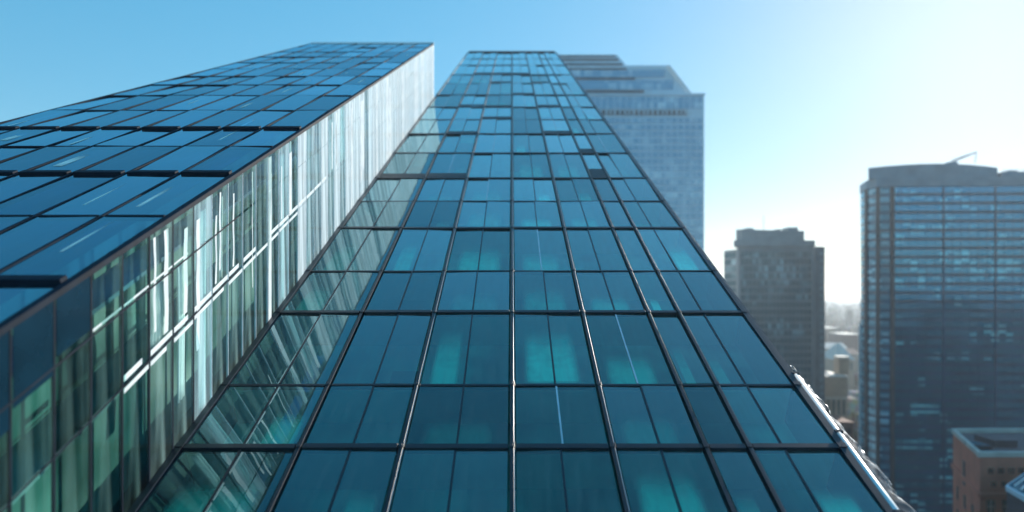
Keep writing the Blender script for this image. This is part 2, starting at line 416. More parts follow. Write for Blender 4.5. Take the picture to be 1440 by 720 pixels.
# bright metal strip along the lower right edge, and its dark counterpart further up
b = MB(); b.bar(S1(XR+0.215, YS[0], 0.0), S1(XR+0.215, 21.4, 0.0), 0.10, 20)
b.build("edge_rail", M['white_metal'], main, smooth=True)
for y in YS[:5]:                               # its clamps
    b = MB(); b.box(XR+0.10, XR+0.33, y+0.55, y+0.63, -0.14, 0.115, S1); b.build("rail_clamp", M['frame'], main)
b = MB(); b.box(XR+0.115, XR+0.21, 21.5, YS[-1]-0.2, -0.12, 0.03, S1)
b.build("edge_trim", M['frame'], main)
# front wall below the slope
fr_top = -H1+YS[0]*T
b = MB(); b.box(XL+0.3, XR-0.3, 8.90, 8.98, GROUND+4, fr_top-1.0)
b.build("front_glass", M['dark_panel'], main)

# ------------------------------------------------------------------ LEFT TOWER
H2 = 6.2
S2 = slope(H2)
WX = -9.42                                     # plane of its side wall
LB = [WX - 0.06 - 1.83*i for i in range(9)]
YL = [9.6, 13.7, 17.66, 21.8, 25.6, 29.0, 33.4, 38.2, 42.6, 47.0, 51.5, 56.0, 61.0, 66.0, 71.5, 77.0]
left = thing("glass_tower", (-17, 40, GROUND), "blue glass tower at the left with a slanted roof and a pale streaky side wall", "tower")
LX = LB[-1]
b = MB(); b.prism([(LX+0.1, 9.4), (WX-1.3, 9.4), (WX-1.3, 76.8), (LX+0.1, 76.8)], GROUND, lambda x, y: -H2+y*T-1.4)
b.build("body", M['dark_cladding'], left)
b = MB(); b.box(LX+0.1, WX-0.2, YL[0], YL[-1], -1.1, -1.0, S2)
b.build("interior", M['room_navy'], left)
for i, x in enumerate(LB):
    b = MB(); w = 0.045 if 0 < i < 8 else 0.09
    b.box(x-w, x+w, YL[0], YL[-1], -0.12, 0.05 if i else 0.02, S2)
    b.build("mullion", M['frame_matte'], left, bevel=0.01)
LTH = {1, 3, 5}
for k, y in enumerate(YL):
    b = MB(); w = (0.10+0.001*y) if k in LTH else 0.045
    for i in range(8):
        b.box(LB[i+1]+0.095, LB[i]-0.095, y-w, y+w, -0.11, 0.11 if k in LTH else 0.05, S2)
    b.build("transom", M['frame_matte'], left, bevel=0.01)
rest = MB()
for k in range(len(YL)-1):
    y0, y1 = YL[k], YL[k+1]
    for i in range(8):
        x0, x1 = LB[i+1]+0.1, LB[i]-0.1
        seen = 720 + FPX*x1/y1 > -60
        w = MB() if seen and k < 13 else rest
        t1, t2 = rnd.gauss(0, 0.009), rnd.gauss(0, 0.008)
        def fn(x, y, n): return S2(x, y, n + (x-(x0+x1)/2)*t1 + (y-(y0+y1)/2)*t2)
        w.box(x0, x1, y0+0.07, y1-0.07, 0.0, 0.022, fn)
        if w is not rest:
            win = w.build("window", M['glass_navy'], left, origin=S2((x0+x1)/2, (y0+y1)/2, 0))
            if rnd.random() < 0.26:            # pale reflection streak painted as a narrow strip on the pane
                a = rnd.uniform(x0+0.2, x1-0.7); l = rnd.uniform(0.3, 0.75)
                b = MB(); yb = rnd.uniform(y0+0.3, y0+(y1-y0)*0.4)
                w_ = rnd.choice((0.1, 0.16, 0.4)); b.box(a, a+w_, yb, min(y1-0.2, yb+l*(y1-y0)), 0.024, 0.027, S2)
                b.build("light_film", M['painted_light'], win, origin=S2(a, yb, 0.02))
tag(rest.build("window", M['glass_navy'], left), kind="stuff")
# bevelled glass strip along the far edge
def bev(x, y, n):                              # x: 0..1 from the roof edge outwards and down
    return (LX-0.1-1.5*x, y + NRM.y*n, -H2+y*T - 0.55*x + NRM.z*n)
b = MB()
for k in range(len(YL)-1):
    b.box(0.04, 0.96, YL[k]+0.08, YL[k+1]-0.08, -0.02, 0.01, bev)
b.build("edge_glass", M['glass_navy'], left)
b = MB()
b.box(0.96, 1.03, YL[0], YL[-1], -0.1, 0.05, bev)
b.box(0.50, 0.525, YL[0], YL[-1], -0.05, 0.035, bev)
for k in range(0, len(YL)):
    b.box(0.05, 0.95, YL[k]-0.05, YL[k]+0.05, -0.08, 0.04, bev)
b.build("edge_frame", M['frame_matte'], left)
b = MB(); b.hexa([(LX-1.55, 9.6, GROUND), (LX+0.05, 9.6, GROUND), (LX+0.05, 76.8, GROUND), (LX-1.55, 76.8, GROUND),
                  (LX-1.55, 9.6, -H2+9.6*T-0.75), (LX+0.05, 9.6, -H2+9.6*T-0.25), (LX+0.05, 76.8, -H2+76.8*T-0.25), (LX-1.55, 76.8, -H2+76.8*T-0.75)])
b.build("outer_wall", M['dark_cladding'], left)

# its side wall: tall panels that follow the slope, two rails
def W2(d, y, s):                               # d out of the wall (+x), s height relative to the roof plane
    return (WX + d, y, -H2 + y*T + s)
WBOT = -(H1-H2) - 0.9
SP = 1.15
NP = int((76.8-9.7)/SP)
ra, rb = -1.50, -3.35
for j in range(NP+1):
    y = 9.7 + SP*j
    b = MB(); w = 0.022 if j < 9 else 0.012
    b.box(-0.04, 0.026 if j < 9 else 0.022, y-w, y+w, WBOT, -0.11, W2)
    b.build("mullion", M['frame_matte'] if j < 9 else M['joint'], left)
b = MB(); b.box(-0.06, 0.024, 9.7, 20.0, -0.10, -0.05, W2)
b.build("coping", M['frame_matte'], left)
b = MB(); b.box(-0.06, 0.022, 20.0, 76.8, -0.10, -0.05, W2)
b.build("coping", M['joint'], left)
for s_ in (ra, rb):
    b = MB(); b.box(0.021, 0.034, 9.7, 22.0, s_-0.025, s_+0.025, W2)
    b.build("transom", M['frame_matte'], left)
def streak_curtain(y0, y1, s0, s1, win):  # cloth added to give the wall its white reflected streaks
    b = MB(); n = max(4, int((y1-y0)/0.035)); o = 0
    ph = rnd.uniform(0, 6)
    pts = []
    for q in range(n+1):
        y = y0+(y1-y0)*q/n
        pts.append((y, -0.10+0.04*math.sin(y*38+ph)+0.02*math.sin(y*91+ph)))
    rows = 7
    for rr in range(rows+1):
        f = rr/rows
        for (y, d) in pts:
            dy = 0.05*math.sin(f*5+ph)*(1-f)
            b.v.append(W2(d*(1+0.2*math.sin(f*7+ph)), y+dy, s0+(s1-s0)*f))
    for (y, d) in []: pass
    for rr in range(rows):
        for q in range(n):
            a = rr*(n+1)+q; b.f.append((a, a+1, a+n+2, a+n+1))
    o = b.build("streak_curtain", M['streak_curtain'], win, smooth=True)
    md = o.modifiers.new("cloth", 'SOLIDIFY'); md.thickness = 0.006
for j in range(NP):
    y0, y1 = 9.7+SP*j+0.04, 9.7+SP*(j+1)-0.04
    b = MB()
    gp = 0.04 if j < 12 else 0.008
    segs = [(WBOT, rb-gp), (rb+gp, ra-gp), (ra+gp, -0.11)]
    t1, t2 = rnd.gauss(0, 0.004), rnd.gauss(0, 0.006)
    for (s0, s1) in segs:
        def fn(d, y, s): return W2(d + (y-(y0+y1)/2)*t2 + (s+3)*t1*0.5, y, s)
        b.box(0.0, 0.02, y0, y1, s0, s1, fn)
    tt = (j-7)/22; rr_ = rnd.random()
    gm_ = 'glass_deep' if j < 6 else 'glass_glare' if rr_ < tt*tt*1.1 else 'glass_half_glare' if rr_ < tt*1.5 else 'glass_wall'
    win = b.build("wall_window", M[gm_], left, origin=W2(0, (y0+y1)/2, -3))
    if j < 4:  # dark reflection at the wall top, built as navy plates
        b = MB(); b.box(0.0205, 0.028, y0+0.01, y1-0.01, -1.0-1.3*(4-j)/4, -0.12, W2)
        b.build("dark_reflection", M['dark_panel'], win)
    r = rnd.random()
    if j >= 5:
        dens = 0.5 if j < 14 else 0.88
        if r < dens:
            ww = rnd.choice((0.25, 0.35, 0.6, 0.95)) if j < 16 else rnd.choice((0.4, 0.8, 1.0))
            st = y0 + rnd.uniform(0, max(0.01, (y1-y0)-ww))
            s1 = rnd.choice((-0.2, -0.3, -0.5, ra-0.1)); s0 = rnd.choice((rb+0.1, rb+0.1, WBOT+0.3, -5.5))
            streak_curtain(st, min(y1, st+ww), s0, s1, win)
    if 6 <= j <= 24:  # bright reflected streaks painted on as narrow white strips
        for q in range(rnd.choice((0, 1, 1, 2))):
            ya = rnd.uniform(y0+0.02, y1-0.3); yb = ya+rnd.choice((0.05, 0.1, 0.2)); top = rnd.choice((-0.25, -0.3, -0.6, -0.9)); bot = rnd.choice((rb+0.3, rb+0.3, rb+0.6, -4.5)); b = MB()
            n_ = 14; ph = rnd.uniform(0, 6)
            for r_ in range(n_):                   # wavy edge, not quite straight
                s0, s1 = bot+(top-bot)*r_/n_, bot+(top-bot)*(r_+1)/n_
                w0, w1 = 0.025*math.sin(s0*4+ph), 0.025*math.sin(s1*4+ph)
                b.hexa([W2(0.0205, ya+w0, s0), W2(0.0205, yb+w0*0.6, s0), W2(0.0225, yb+w0*0.6, s0), W2(0.0225, ya+w0, s0), W2(0.0205, ya+w1, s1), W2(0.0205, yb+w1*0.6, s1), W2(0.0225, yb+w1*0.6, s1), W2(0.0225, ya+w1, s1)])
            b.build("glare_strip", M['glare'], win)
    for (c_, h_, j0, j1) in ((rb+0.16, 0.075, 5, 19), (rb-0.12, 0.06, 5, 15), (ra+0.10, 0.03, 3, 7)):  # reflection of a white frame painted as broken stripes
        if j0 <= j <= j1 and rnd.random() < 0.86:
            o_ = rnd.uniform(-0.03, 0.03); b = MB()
            b.box(0.0205, 0.024, y0+0.01, y1-rnd.choice((0.01, 0.01, 0.3)), c_+o_-h_, c_+o_+h_, W2); b.build("reflection_stripe", M['glare'], win)
    if j > 12 and rnd.random() < (0.22 if j < 24 else 0.5 if j < 34 else 0.72):      # bright reflection painted as a white plate on the pane
        ya = y0+0.01 if rnd.random() < 0.6 else y0+rnd.uniform(0.1, 0.6)
        b = MB(); b.box(0.021, 0.025, ya, min(y1-0.01, ya+rnd.choice((0.3, 0.5, 1.1, 1.1))), rb+0.25 if (j < 24 and rnd.random() < 0.6) else WBOT+0.2, rnd.choice((-0.2, -0.2, -0.6, -1.1)), W2)
        b.build("glare_panel", M['glare'], win)
b = MB(); b.box(-1.25, -1.2, 9.6, 76.7, WBOT, -0.3, W2)
b.build("wall_interior", M['room_wall'], left)
b = MB(); b.box(-1.2, -0.12, 9.6, 76.7, rb-0.25, rb-0.1, W2)
b.build("slab", M['slab'], left)
b = MB(); b.hexa([(LX, 76.82, GROUND), (WX, 76.82, GROUND), (WX, 77.1, GROUND), (LX, 77.1, GROUND),
                  (LX, 76.82, -H2+77.0*T+0.1), (WX, 76.82, -H2+77.0*T+0.1), (WX, 77.1, -H2+77.0*T+0.1), (LX, 77.1, -H2+77.0*T+0.1)])
b.build("end_wall", M['white_metal'], left)

# ------------------------------------------------------------------ helpers for the towers beyond
def px(u, y): return (u-718.0)*y/FPX
def pz(v, y): return (408.0-v)*y/FPX

def edge_box(mb, p, q, a0, a1, z0, z1, d0, d1):
    """box on the facade line p->q between fractions/metres a0..a1, from d0 to d1 outwards (to the right of p->q)"""
    p = Vector((p[0], p[1])); q = Vector((q[0], q[1])); d = (q-p).normalized(); n = Vector((d.y, -d.x))
    pts = []
    for z in (z0, z1):
        for (a, o) in ((a0, d1), (a1, d1), (a1, d0), (a0, d0)):
            c = p+d*a+n*o; pts.append((c.x, c.y, z))
    mb.hexa(pts)
def elen(p, q): return math.hypot(q[0]-p[0], q[1]-p[1])

# ------------------------------------------------------------------ RIGHT TOWER (blue, rounded corner, long front)
M['rt_glass'] = tower_glass("blue tower glass", (0.02, 0.14, 0.19), (0.40, 0.78, 0.76), (3.1, 50, 3.9), 0.26, 3.2, refl=(0.2, 0.64, 1))
M['rt_corner'] = tower_glass("cyan corner glass", (0.08, 0.22, 0.28), (0.45, 0.66, 0.72), (2.5, 2.5, 3.9), 0.55, 1.7)
M['rt_pier'] = plain("brown stone pier", (0.13, 0.09, 0.085), 0.7, 0, 0.2, 0.3)
M['rt_span'] = plain("dark blue spandrels", (0.025, 0.09, 0.15), 0.15, 0, 0.3, 0.12)
M['rt_crown'] = plain("grey crown cladding", (0.20, 0.26, 0.31), 0.5, 0.1, 0.15, 0.2)
YR = 280.0
zt = pz(262, YR)
A0 = (px(1208, 300), 300); A1 = (px(1217, 288), 288); A2 = (px(1232, 282), 282); A3 = (px(1252, 280), 280); A4 = (px(1545, 276), 276)
A5 = (A4[0]+14, 330); A6 = (px(1208, 300)+24, 334)
rt = thing("office_tower", (205, 300, GROUND), "broad blue glass office tower with a rounded corner and roof crane, at the right edge", "tower")
plan = [A0, A1, A2, A3, A4, A5, A6]
b = MB(); b.prism(plan, GROUND, zt); b.build("core", M['rt_span'], rt)
fl = 3.9
nf = int((zt-GROUND)/fl)
L34 = elen(A3, A4)
for k in range(nf):
    z1 = zt - 0.5 - k*fl; z0 = z1 - 2.5
    b = MB(); edge_box(b, A3, A4, 0.8, L34-0.5, z0, z1, 0.05, 0.22)
    b.build("window_band", M['rt_glass'], rt)
    b = MB(); edge_box(b, A3, A4, 0.8, L34-0.5, z0-0.5, z0-0.25, 0.05, 0.23)
    b.build("ledge", M['rt_span'], rt)
for k in range(1, 24):
    a = L34*k/24
    b = MB(); edge_box(b, A3, A4, a-0.05, a+0.05, GROUND, zt-0.3, 0.31, 0.36)
    if k % 6 == 0: b = MB(); edge_box(b, A3, A4, a-0.35, a+0.35, GROUND, zt-0.3, 0.31, 0.6)
    b.build("mullion", M['rt_span'], rt)
stuffw = MB(); cnt = 0
for (p, q, m0, m1) in ((A0, A1, 1.5, 0.8), (A1, A2, 0.8, 0.8), (A2, A3, 0.9, 0.9)):
    Lq = elen(p, q)
    for k in range(nf):
        z1 = zt-0.6-k*fl; z0 = z1-2.3
        if cnt < 100 and k < 33:
            w = MB(); edge_box(w, p, q, m0, Lq-m1, z0, z1, 0.05, 0.2); w.build("window", M['rt_corner'], rt); cnt += 1
        else: edge_box(stuffw, p, q, m0, Lq-m1, z0, z1, 0.05, 0.2)
tag(stuffw.build("window", M['rt_corner'], rt), kind="stuff")
for (p, q, a) in ((A1, A2, 0), (A2, A3, 0.0), (A3, A4, 0.15)):
    b = MB(); edge_box(b, p, q, a-0.7, a+0.8, GROUND, zt, 0.0, 0.75); b.build("pier", M['rt_pier'], rt)
b = MB(); edge_box(b, A0, A1, -0.2, 1.0, GROUND, pz(455, 300), 0.0, 0.7); b.build("corner_strip", M['white_metal'], rt)
def inset(poly, k):
    cx = sum(p[0] for p in poly)/len(poly); cy = sum(p[1] for p in poly)/len(poly)
    return [(cx+(p[0]-cx)*k, cy+(p[1]-cy)*k) for p in poly]
b = MB(); b.prism(inset(plan, 1.012), zt, pz(250, YR)); b.build("cornice", M['rt_crown'], rt)
# set-back crown with a gently arched top
arc = []
for t in range(9):
    f = t/8; y = 283 - 3.0*math.sin(f*math.pi); u = 1219 + f*(1401-1219); arc.append((px(u, 283), y))
crown_plan = arc + [(px(1401, 283)+4, 322), (px(1219, 283)+22, 322)]
xa, xb = px(1219, 283), px(1401, 283)
b = MB(); b.prism(crown_plan, pz(250, YR), lambda x, y: pz(239-9*math.sin(math.pi*min(1, max(0, 0.18+0.62*(x-xa)/(xb-xa)))), YR)); b.build("crown", M['rt_crown'], rt)
b = MB(); b.prism([(xb+0.3, 281), (A4[0]-1, 278), (A4[0]+6, 322), (xb+5, 322)], pz(250, YR), pz(241, YR)); b.build("roof_block", M['rt_crown'], rt)
b = MB(); zc = pz(241, YR)
for q in range(14):
    x = xb+1+q*3.2; b.bar((x, 281.3, zc), (x, 281.3, zc+1.2), 0.06)
b.bar((xb+1, 281.3, zc+1.2), (xb+1+13*3.2, 281.3, zc+1.2), 0.06); b.bar((xb+1, 281.3, zc+0.6), (xb+1+13*3.2, 281.3, zc+0.6), 0.05)
b.build("railing", M['rt_crown'], rt)
for (u0, u1, h_) in ((1412, 1424, 2.4), (1430, 1437, 1.5)):
    b = MB(); b.box(px(u0, 292), px(u1, 292), 290, 298, zc+0.01, zc+h_); b.build("roof_plant", M['rt_crown'], rt, bevel=0.12)
ct = bpy.data.objects.new("roof_crane", None); col.objects.link(ct)
cz = pz(231, 286)
ct.location = (px(1336, 286), 286, cz)
tag(ct, "thin maintenance crane with a raised jib on top of the broad blue tower", "crane")
b = MB(); b.box(px(1330, 286), px(1342, 286), 284.5, 288, cz-0.3, cz+0.9); b.build("base", M['rt_crown'], ct, bevel=0.1)
b = MB()
p0 = Vector((px(1336, 286), 286, cz+0.9)); p1 = Vector((px(1371, 286), 286, pz(214, 286)))
b.bar(p0, p1, 0.3); b.bar(p0+Vector((0, 0, 0.9)), p1, 0.2)
for t in (0.2, 0.4, 0.6, 0.8): b.bar(p0.lerp(p1, t), (p0+Vector((0, 0, .7))).lerp(p1, t), 0.1)
b.build("jib", M['concrete'], ct)
b = MB(); b.bar(p1, (p1.x-0.6, p1.y, pz(229, 286)), 0.16); b.build("hoist_cable", M['frame'], ct)

# ------------------------------------------------------------------ GREY TOWER
M['gt_glass'] = tower_glass("grey tower glass", (0.10, 0.14, 0.15), (0.55, 0.62, 0.62), (1.6, 40, 3.7), 0.4, 1.55, rough=0.12)
M['gt_clad'] = plain("grey brown cladding", (0.32, 0.315, 0.32), 0.6, 0, 0.15, 0.2)
YG = 330.0
gt = thing("office_tower", (135, 350, GROUND), "smallest grey office tower with a flat crown, left of the broad blue tower", "tower")
C0 = (px(1016, 344), 344); C1 = (px(1034, 334), 334); C2 = (px(1036, 330), 330); C3 = (px(1142, 330), 330); C4 = (px(1144, 336), 336); C5 = (px(1158, 338), 338)
b = MB(); b.prism([C1, C2, C3, C4, (C4[0]+3, 372), (C1[0]+16, 372)], GROUND, pz(347, YG)); b.build("core", M['gt_clad'], gt)
b = MB(); b.prism([C0, C1, (C1[0]+14, 370), (C0[0]+13, 370)], GROUND, pz(350, YG)); b.build("side_wing", M['gt_clad'], gt)
b = MB(); b.prism([C4, C5, (C5[0]+2, 362), (C4[0]+2, 362)], GROUND, pz(347, 338)); b.build("stair_wing", M['gt_clad'], gt)
fl = 3.7; zt = pz(354, YG); nf = int((zt-GROUND)/fl); Lg = elen(C2, C3)
for k in range(nf):
    z1 = zt-k*fl; z0 = z1-2.7
    b = MB(); edge_box(b, C2, C3, 1.4, Lg-1.4, z0, z1, 0.05, 0.2); b.build("window_band", M['gt_glass'], gt)
    b = MB(); edge_box(b, C0, C1, 0.8, elen(C0, C1)-0.6, z0, z1, 0.05, 0.2); b.build("wing_window", M['gt_glass'], gt)
for k in range(0, 19):
    a = 1.2+(Lg-2.4)*k/18
    b = MB(); edge_box(b, C2, C3, a-0.16, a+0.16, GROUND, zt+1.5, 0.21, 0.55 if k % 3 == 0 else 0.4); b.build("fin", M['gt_clad'], gt)
L45 = elen(C4, C5); M['gt_dot'] = plain("pale stair window", (0.45, 0.5, 0.5), 0.2, 0, 0.3, 0.4)
for k in range(nf):
    z1 = pz(354, 338)-k*3.7
    b = MB(); edge_box(b, C4, C5, L45*0.5, L45*0.82, z1-1.9, z1, 0.03, 0.15); b.build("stair_window", M['gt_dot'], gt)
b = MB(); b.prism([(px(1028, 331), 329.2), (px(1142, 331), 329.2), (px(1142, 331)+3, 368), (px(1034, 331)+16, 368)], pz(346.8, YG), pz(338, YG)); b.build("cornice", M['gt_clad'], gt)
b = MB(); b.prism([(px(1033, 331), 331), (px(1040, 331), 330.2), (px(1128, 331), 330.2), (px(1128, 331)+3, 366), (px(1034, 331)+16, 366)], pz(338, YG), lambda x, y: pz(322.5 + (2 if x > px(1080, 331) else 0), YG)); b.build("crown", M['gt_clad'], gt)
for (u0, u1, h_) in ((1046, 1056, 2.2), (1088, 1094, 1.6), (1104, 1118, 2.6)):
    b = MB(); zc = pz(324.4, YG); b.box(px(u0, 340), px(u1, 340), 338, 346, zc-0.5, zc+h_); b.build("roof_plant", M['gt_clad'], gt, bevel=0.1)
b = MB(); b.bar((px(1072, 345), 345, pz(326, YG)), (px(1072, 345), 345, pz(303, 345)), 0.14); b.build("antenna", M['concrete'], gt)

# ------------------------------------------------------------------ BACK TOWER (pale, stepped crown)
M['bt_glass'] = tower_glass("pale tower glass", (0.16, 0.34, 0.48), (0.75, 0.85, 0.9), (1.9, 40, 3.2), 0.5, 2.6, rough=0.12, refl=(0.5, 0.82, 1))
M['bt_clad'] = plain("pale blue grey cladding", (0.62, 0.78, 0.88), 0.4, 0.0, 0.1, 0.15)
M['bt_dark'] = plain("dark louvre band", (0.05, 0.07, 0.10), 0.5, 0.1, 0.2, 0.2)
YB = 300.0
bt = thing("office_tower", (55, 320, GROUND), "pale blue tower with a stepped slanting crown rising behind the sloping glass facade", "tower")
bx0, bx1 = px(770, YB), px(988, YB); zb = pz(133, YB)
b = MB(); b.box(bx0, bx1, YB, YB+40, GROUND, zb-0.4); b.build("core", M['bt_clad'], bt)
b = MB(); b.box(bx0-0.3, bx1+0.5, YB-0.5, YB+40.3, zb-0.4, zb+0.5); b.build("cornice", M['bt_clad'], bt)
P, Q = (bx0, YB), (bx1, YB); Lb = elen(P, Q)
fl = 3.2; z = pz(166, YB); k = 0
while z > GROUND+5:
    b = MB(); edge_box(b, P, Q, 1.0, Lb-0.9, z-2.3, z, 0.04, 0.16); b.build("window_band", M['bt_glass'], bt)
    z -= fl; k += 1
for k in range(0, 25):
    a = 0.6+(Lb-1.2)*k/24
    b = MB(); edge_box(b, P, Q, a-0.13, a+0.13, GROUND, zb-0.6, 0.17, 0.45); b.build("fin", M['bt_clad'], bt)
b = MB(); edge_box(b, P, Q, 1.0, Lb-8, pz(162, YB), pz(155, YB), 0.05, 0.3); b.build("louvre_band", M['bt_dark'], bt)
for k in range(26):
    b = MB(); edge_box(b, P, Q, Lb-9-k*2.2, Lb-8.3-k*2.2, pz(161, YB), pz(156, YB), 0.46, 0.6)
    b.build("louvre_fin", M['bt_clad'], bt)
b = MB(); edge_box(b, P, Q, 0.9, Lb-0.8, pz(153, YB), pz(136, YB), 0.04, 0.16); b.build("top_glass", M['bt_glass'], bt)
# lower crown step with a slanting right end
def slant(name, u0, ub, ut, vb, vt, y0, y1, mat):
    b = MB(); xa, xb_, xt = px(u0, YB), px(ub, YB), px(ut, YB)
    b.hexa([(xa, y0, pz(vb, YB)), (xb_, y0, pz(vb, YB)), (xb_, y1, pz(vb, YB)), (xa, y1, pz(vb, YB)),
            (xa, y0, pz(vt, YB)), (xt, y0, pz(vt, YB)), (xt, y1, pz(vt, YB)), (xa, y1, pz(vt, YB))])
    return b.build(name, mat, bt)
slant("crown_step", 772, 968, 936, 131.4, 90, YB+2, YB+34, M['bt_clad'])
slant("crown_top", 770, 884, 868, 89.8, 71.5, YB+5, YB+30, M['bt_clad'])
for (v0, v1, u1) in ((124, 111, 952), (107, 97, 940)):
    b = MB(); b.box(px(775, YB), px(u1-6, YB), YB+1.7, YB+1.98, pz(v0, YB), pz(v1, YB)); b.build("crown_glass", M['bt_glass'], bt)
for (v0, v1, u1) in ((129, 125.5, 905), (110, 107.6, 892), (96, 94, 880)):
    b = MB(); b.box(px(774, YB), px(u1, YB), YB+1.5, YB+1.69, pz(v0, YB), pz(v1, YB)); b.build("louvre_band", M['bt_dark'], bt)
for (v0, v1, u1) in ((87, 84, 876), (80, 77.5, 870), (74.5, 72.5, 866)):
    b = MB(); b.box(px(774, YB), px(u1, YB), YB+4.7, YB+4.98, pz(v0, YB), pz(v1, YB)); b.build("louvre_band", M['bt_dark'], bt)
b = MB()
xs = [(968, 131), (936, 92), (941, 92), (973, 131)]
b.hexa([(px(xs[0][0], YB), YB+1.2, pz(131.4, YB)), (px(xs[3][0], YB), YB+1.2, pz(131.4, YB)), (px(xs[3][0], YB), YB+1.9, pz(131.4, YB)), (px(xs[0][0], YB), YB+1.9, pz(131.4, YB)),
        (px(936, YB), YB+1.2, pz(90.5, YB)), (px(941, YB), YB+1.2, pz(90.5, YB)), (px(941, YB), YB+1.9, pz(90.5, YB)), (px(936, YB), YB+1.9, pz(90.5, YB))])
b.build("slanted_rib", M['white_metal'], bt)

# ------------------------------------------------------------------ ORANGE BUILDING, lower right
M['terracotta'] = plain("terracotta render", (0.62, 0.18, 0.12), 0.85, 0, 0.14, 0.25, bump=0.01)
M['stone_rim'] = plain("pale stone rim", (0.55, 0.5, 0.44), 0.6, 0, 0.15, 0.4)
M['roof_dark'] = plain("dark roofing felt", (0.035, 0.045, 0.06), 0.6, 0, 0.4, 0.3)
M['dark_window'] = plain("dark window glass", (0.02, 0.035, 0.045), 0.08, 0, 0.3, 0.4)
M['louvre_window'] = plain("grey green window glass", (0.07, 0.10, 0.10), 0.12, 0, 0.3, 0.4)
ob = thing("terracotta_building", (108, 140, GROUND), "terracotta orange building with a flat dark roof and small square windows at the lower right", "building")
O0 = (px(1338, 152), 152); O1 = (px(1376, 130), 130); O2 = (px(1376, 130)+30, 130.5); O3 = (px(1338, 152)+34, 153)
zr = pz(643, 130)
oplan = [O0, O1, O2, O3]
b = MB(); b.prism(oplan, GROUND, zr); b.build("wall", M['terracotta'], ob)
b = MB()
pl = inset(oplan, 1.02); Lf = [(pl[0], pl[1]), (pl[1], pl[2]), (pl[2], pl[3]), (pl[3], pl[0])]
for (p, q) in Lf: edge_box(b, p, q, -0.02, elen(p, q)-0.7, zr, zr+1.1, -0.68, 0.0)
b.build("parapet", M['stone_rim'], ob, bevel=0.08)
b = MB(); b.prism(inset(oplan, 0.93), zr+0.01, zr+0.12); b.build("roof", M['roof_dark'], ob)
b = MB(); b.box(O1[0]+9, O1[0]+14, 138, 144, zr+0.13, zr+1.5); b.build("roof_plant", M['roof_dark'], ob)
b = MB(); b.box(O1[0]+4, O1[0]+7, 136, 140, zr+0.13, zr+0.9); b.build("roof_plant", M['dark_window'], ob)
for (v, n, sz) in ((662, 8, 0.55), (681, 8, 0.5)):
    for k in range(n):
        if v == 681 and k == 0: continue
        u = 1371+6+k*14.5+ (4 if v == 681 else 0)
        a = px(u, 130)-O1[0]
        if a < 0.6: continue
        b = MB(); zc = pz(v, 130); edge_box(b, O1, O2, a-sz, a+sz, zc-sz-0.05, zc+sz, 0.01, 0.08)
        w = b.build("window", M['dark_window'], ob)
        b = MB(); edge_box(b, O1, O2, a-sz-0.12, a+sz+0.12, zc-sz-0.25, zc-sz-0.06, 0.01, 0.18); b.build("sill", M['terracotta'], w)
for row in range(8):
    v = 712+row*34
    for k in range(7):
        a = 2.2+k*3.3; zc = pz(v, 130)
        b = MB(); edge_box(b, O1, O2, a-0.85, a+0.85, zc-1.6, zc+1.3, 0.01, 0.07)
        w = b.build("window", M['louvre_window'], ob)
        b = MB(); edge_box(b, O1, O2, a-0.06, a+0.06, zc-1.6, zc+1.3, 0.075, 0.13); edge_box(b, O1, O2, a-0.85, a+0.85, zc-0.1, zc, 0.075, 0.13)
        b.build("frame", M['stone_rim'], w)
b = MB(); edge_box(b, O1, O2, -0.3, elen(O1, O2), pz(699, 130), pz(693, 130), 0.01, 0.4); edge_box(b, O0, O1, 0, elen(O0, O1)+0.3, pz(699, 130), pz(693, 130), 0.01, 0.4)
b.build("cornice", M['terracotta'], ob)
Lo = elen(O0, O1)
for row in range(6):
    for k in range(3):
        a = Lo*(0.2+0.28*k); zc = pz(712+row*34, 138)
        b = MB(); edge_box(b, O0, O1, a-0.8, a+0.8, zc-1.6, zc+1.3, 0.01, 0.07); b.build("window", M['louvre_window'], ob)
b = MB(); edge_box(b, O0, O1, Lo*0.42, Lo*0.5, pz(690, 138), pz(655, 138), 0.01, 0.1); b.build("wall_slot", M['roof_dark'], ob)

# dark glass building whose slanted roof corner comes in at the right edge
M['green_glass'] = tower_glass("green roof glass", (0.05, 0.12, 0.13), (0.25, 0.42, 0.42), (1.5, 1.5, 2), 0.4, 1.9, 0.05)
dg = thing("glass_pavilion", (104, 112, GROUND), "dark glass pavilion with a flat greenish glass roof, in front of the terracotta building", "building")
G0 = (px(1412, 112), 112); G1 = (px(1480, 98), 98); G2 = (G1[0]+14, 112); G3 = (px(1462, 128), 128)
zg = pz(682, 112)
gplan = [G0, G1, G2, G3]
b = MB(); b.prism(inset(gplan, 0.97), GROUND, zg-1.0); b.build("wall", M['dark_window'], dg)
b = MB(); b.prism(gplan, zg-0.99, zg-0.12); b.build("fascia", M['bt_clad'], dg)
b = MB(); b.prism(inset(gplan, 0.93), zg-0.11, zg); b.build("roof", M['green_glass'], dg)
for k in range(1, 7):
    f = k/7; p = Vector((*G0, zg)).lerp(Vector((*G1, zg)), f); q = Vector((*G3, zg)).lerp(Vector((*G2, zg)), f)
    b = MB(); b.bar(p.lerp(q, 0.08)+Vector((0, 0, 0.1)), p.lerp(q, 0.92)+Vector((0, 0, 0.1)), 0.09); b.build("roof_bar", M['white_metal'], dg)

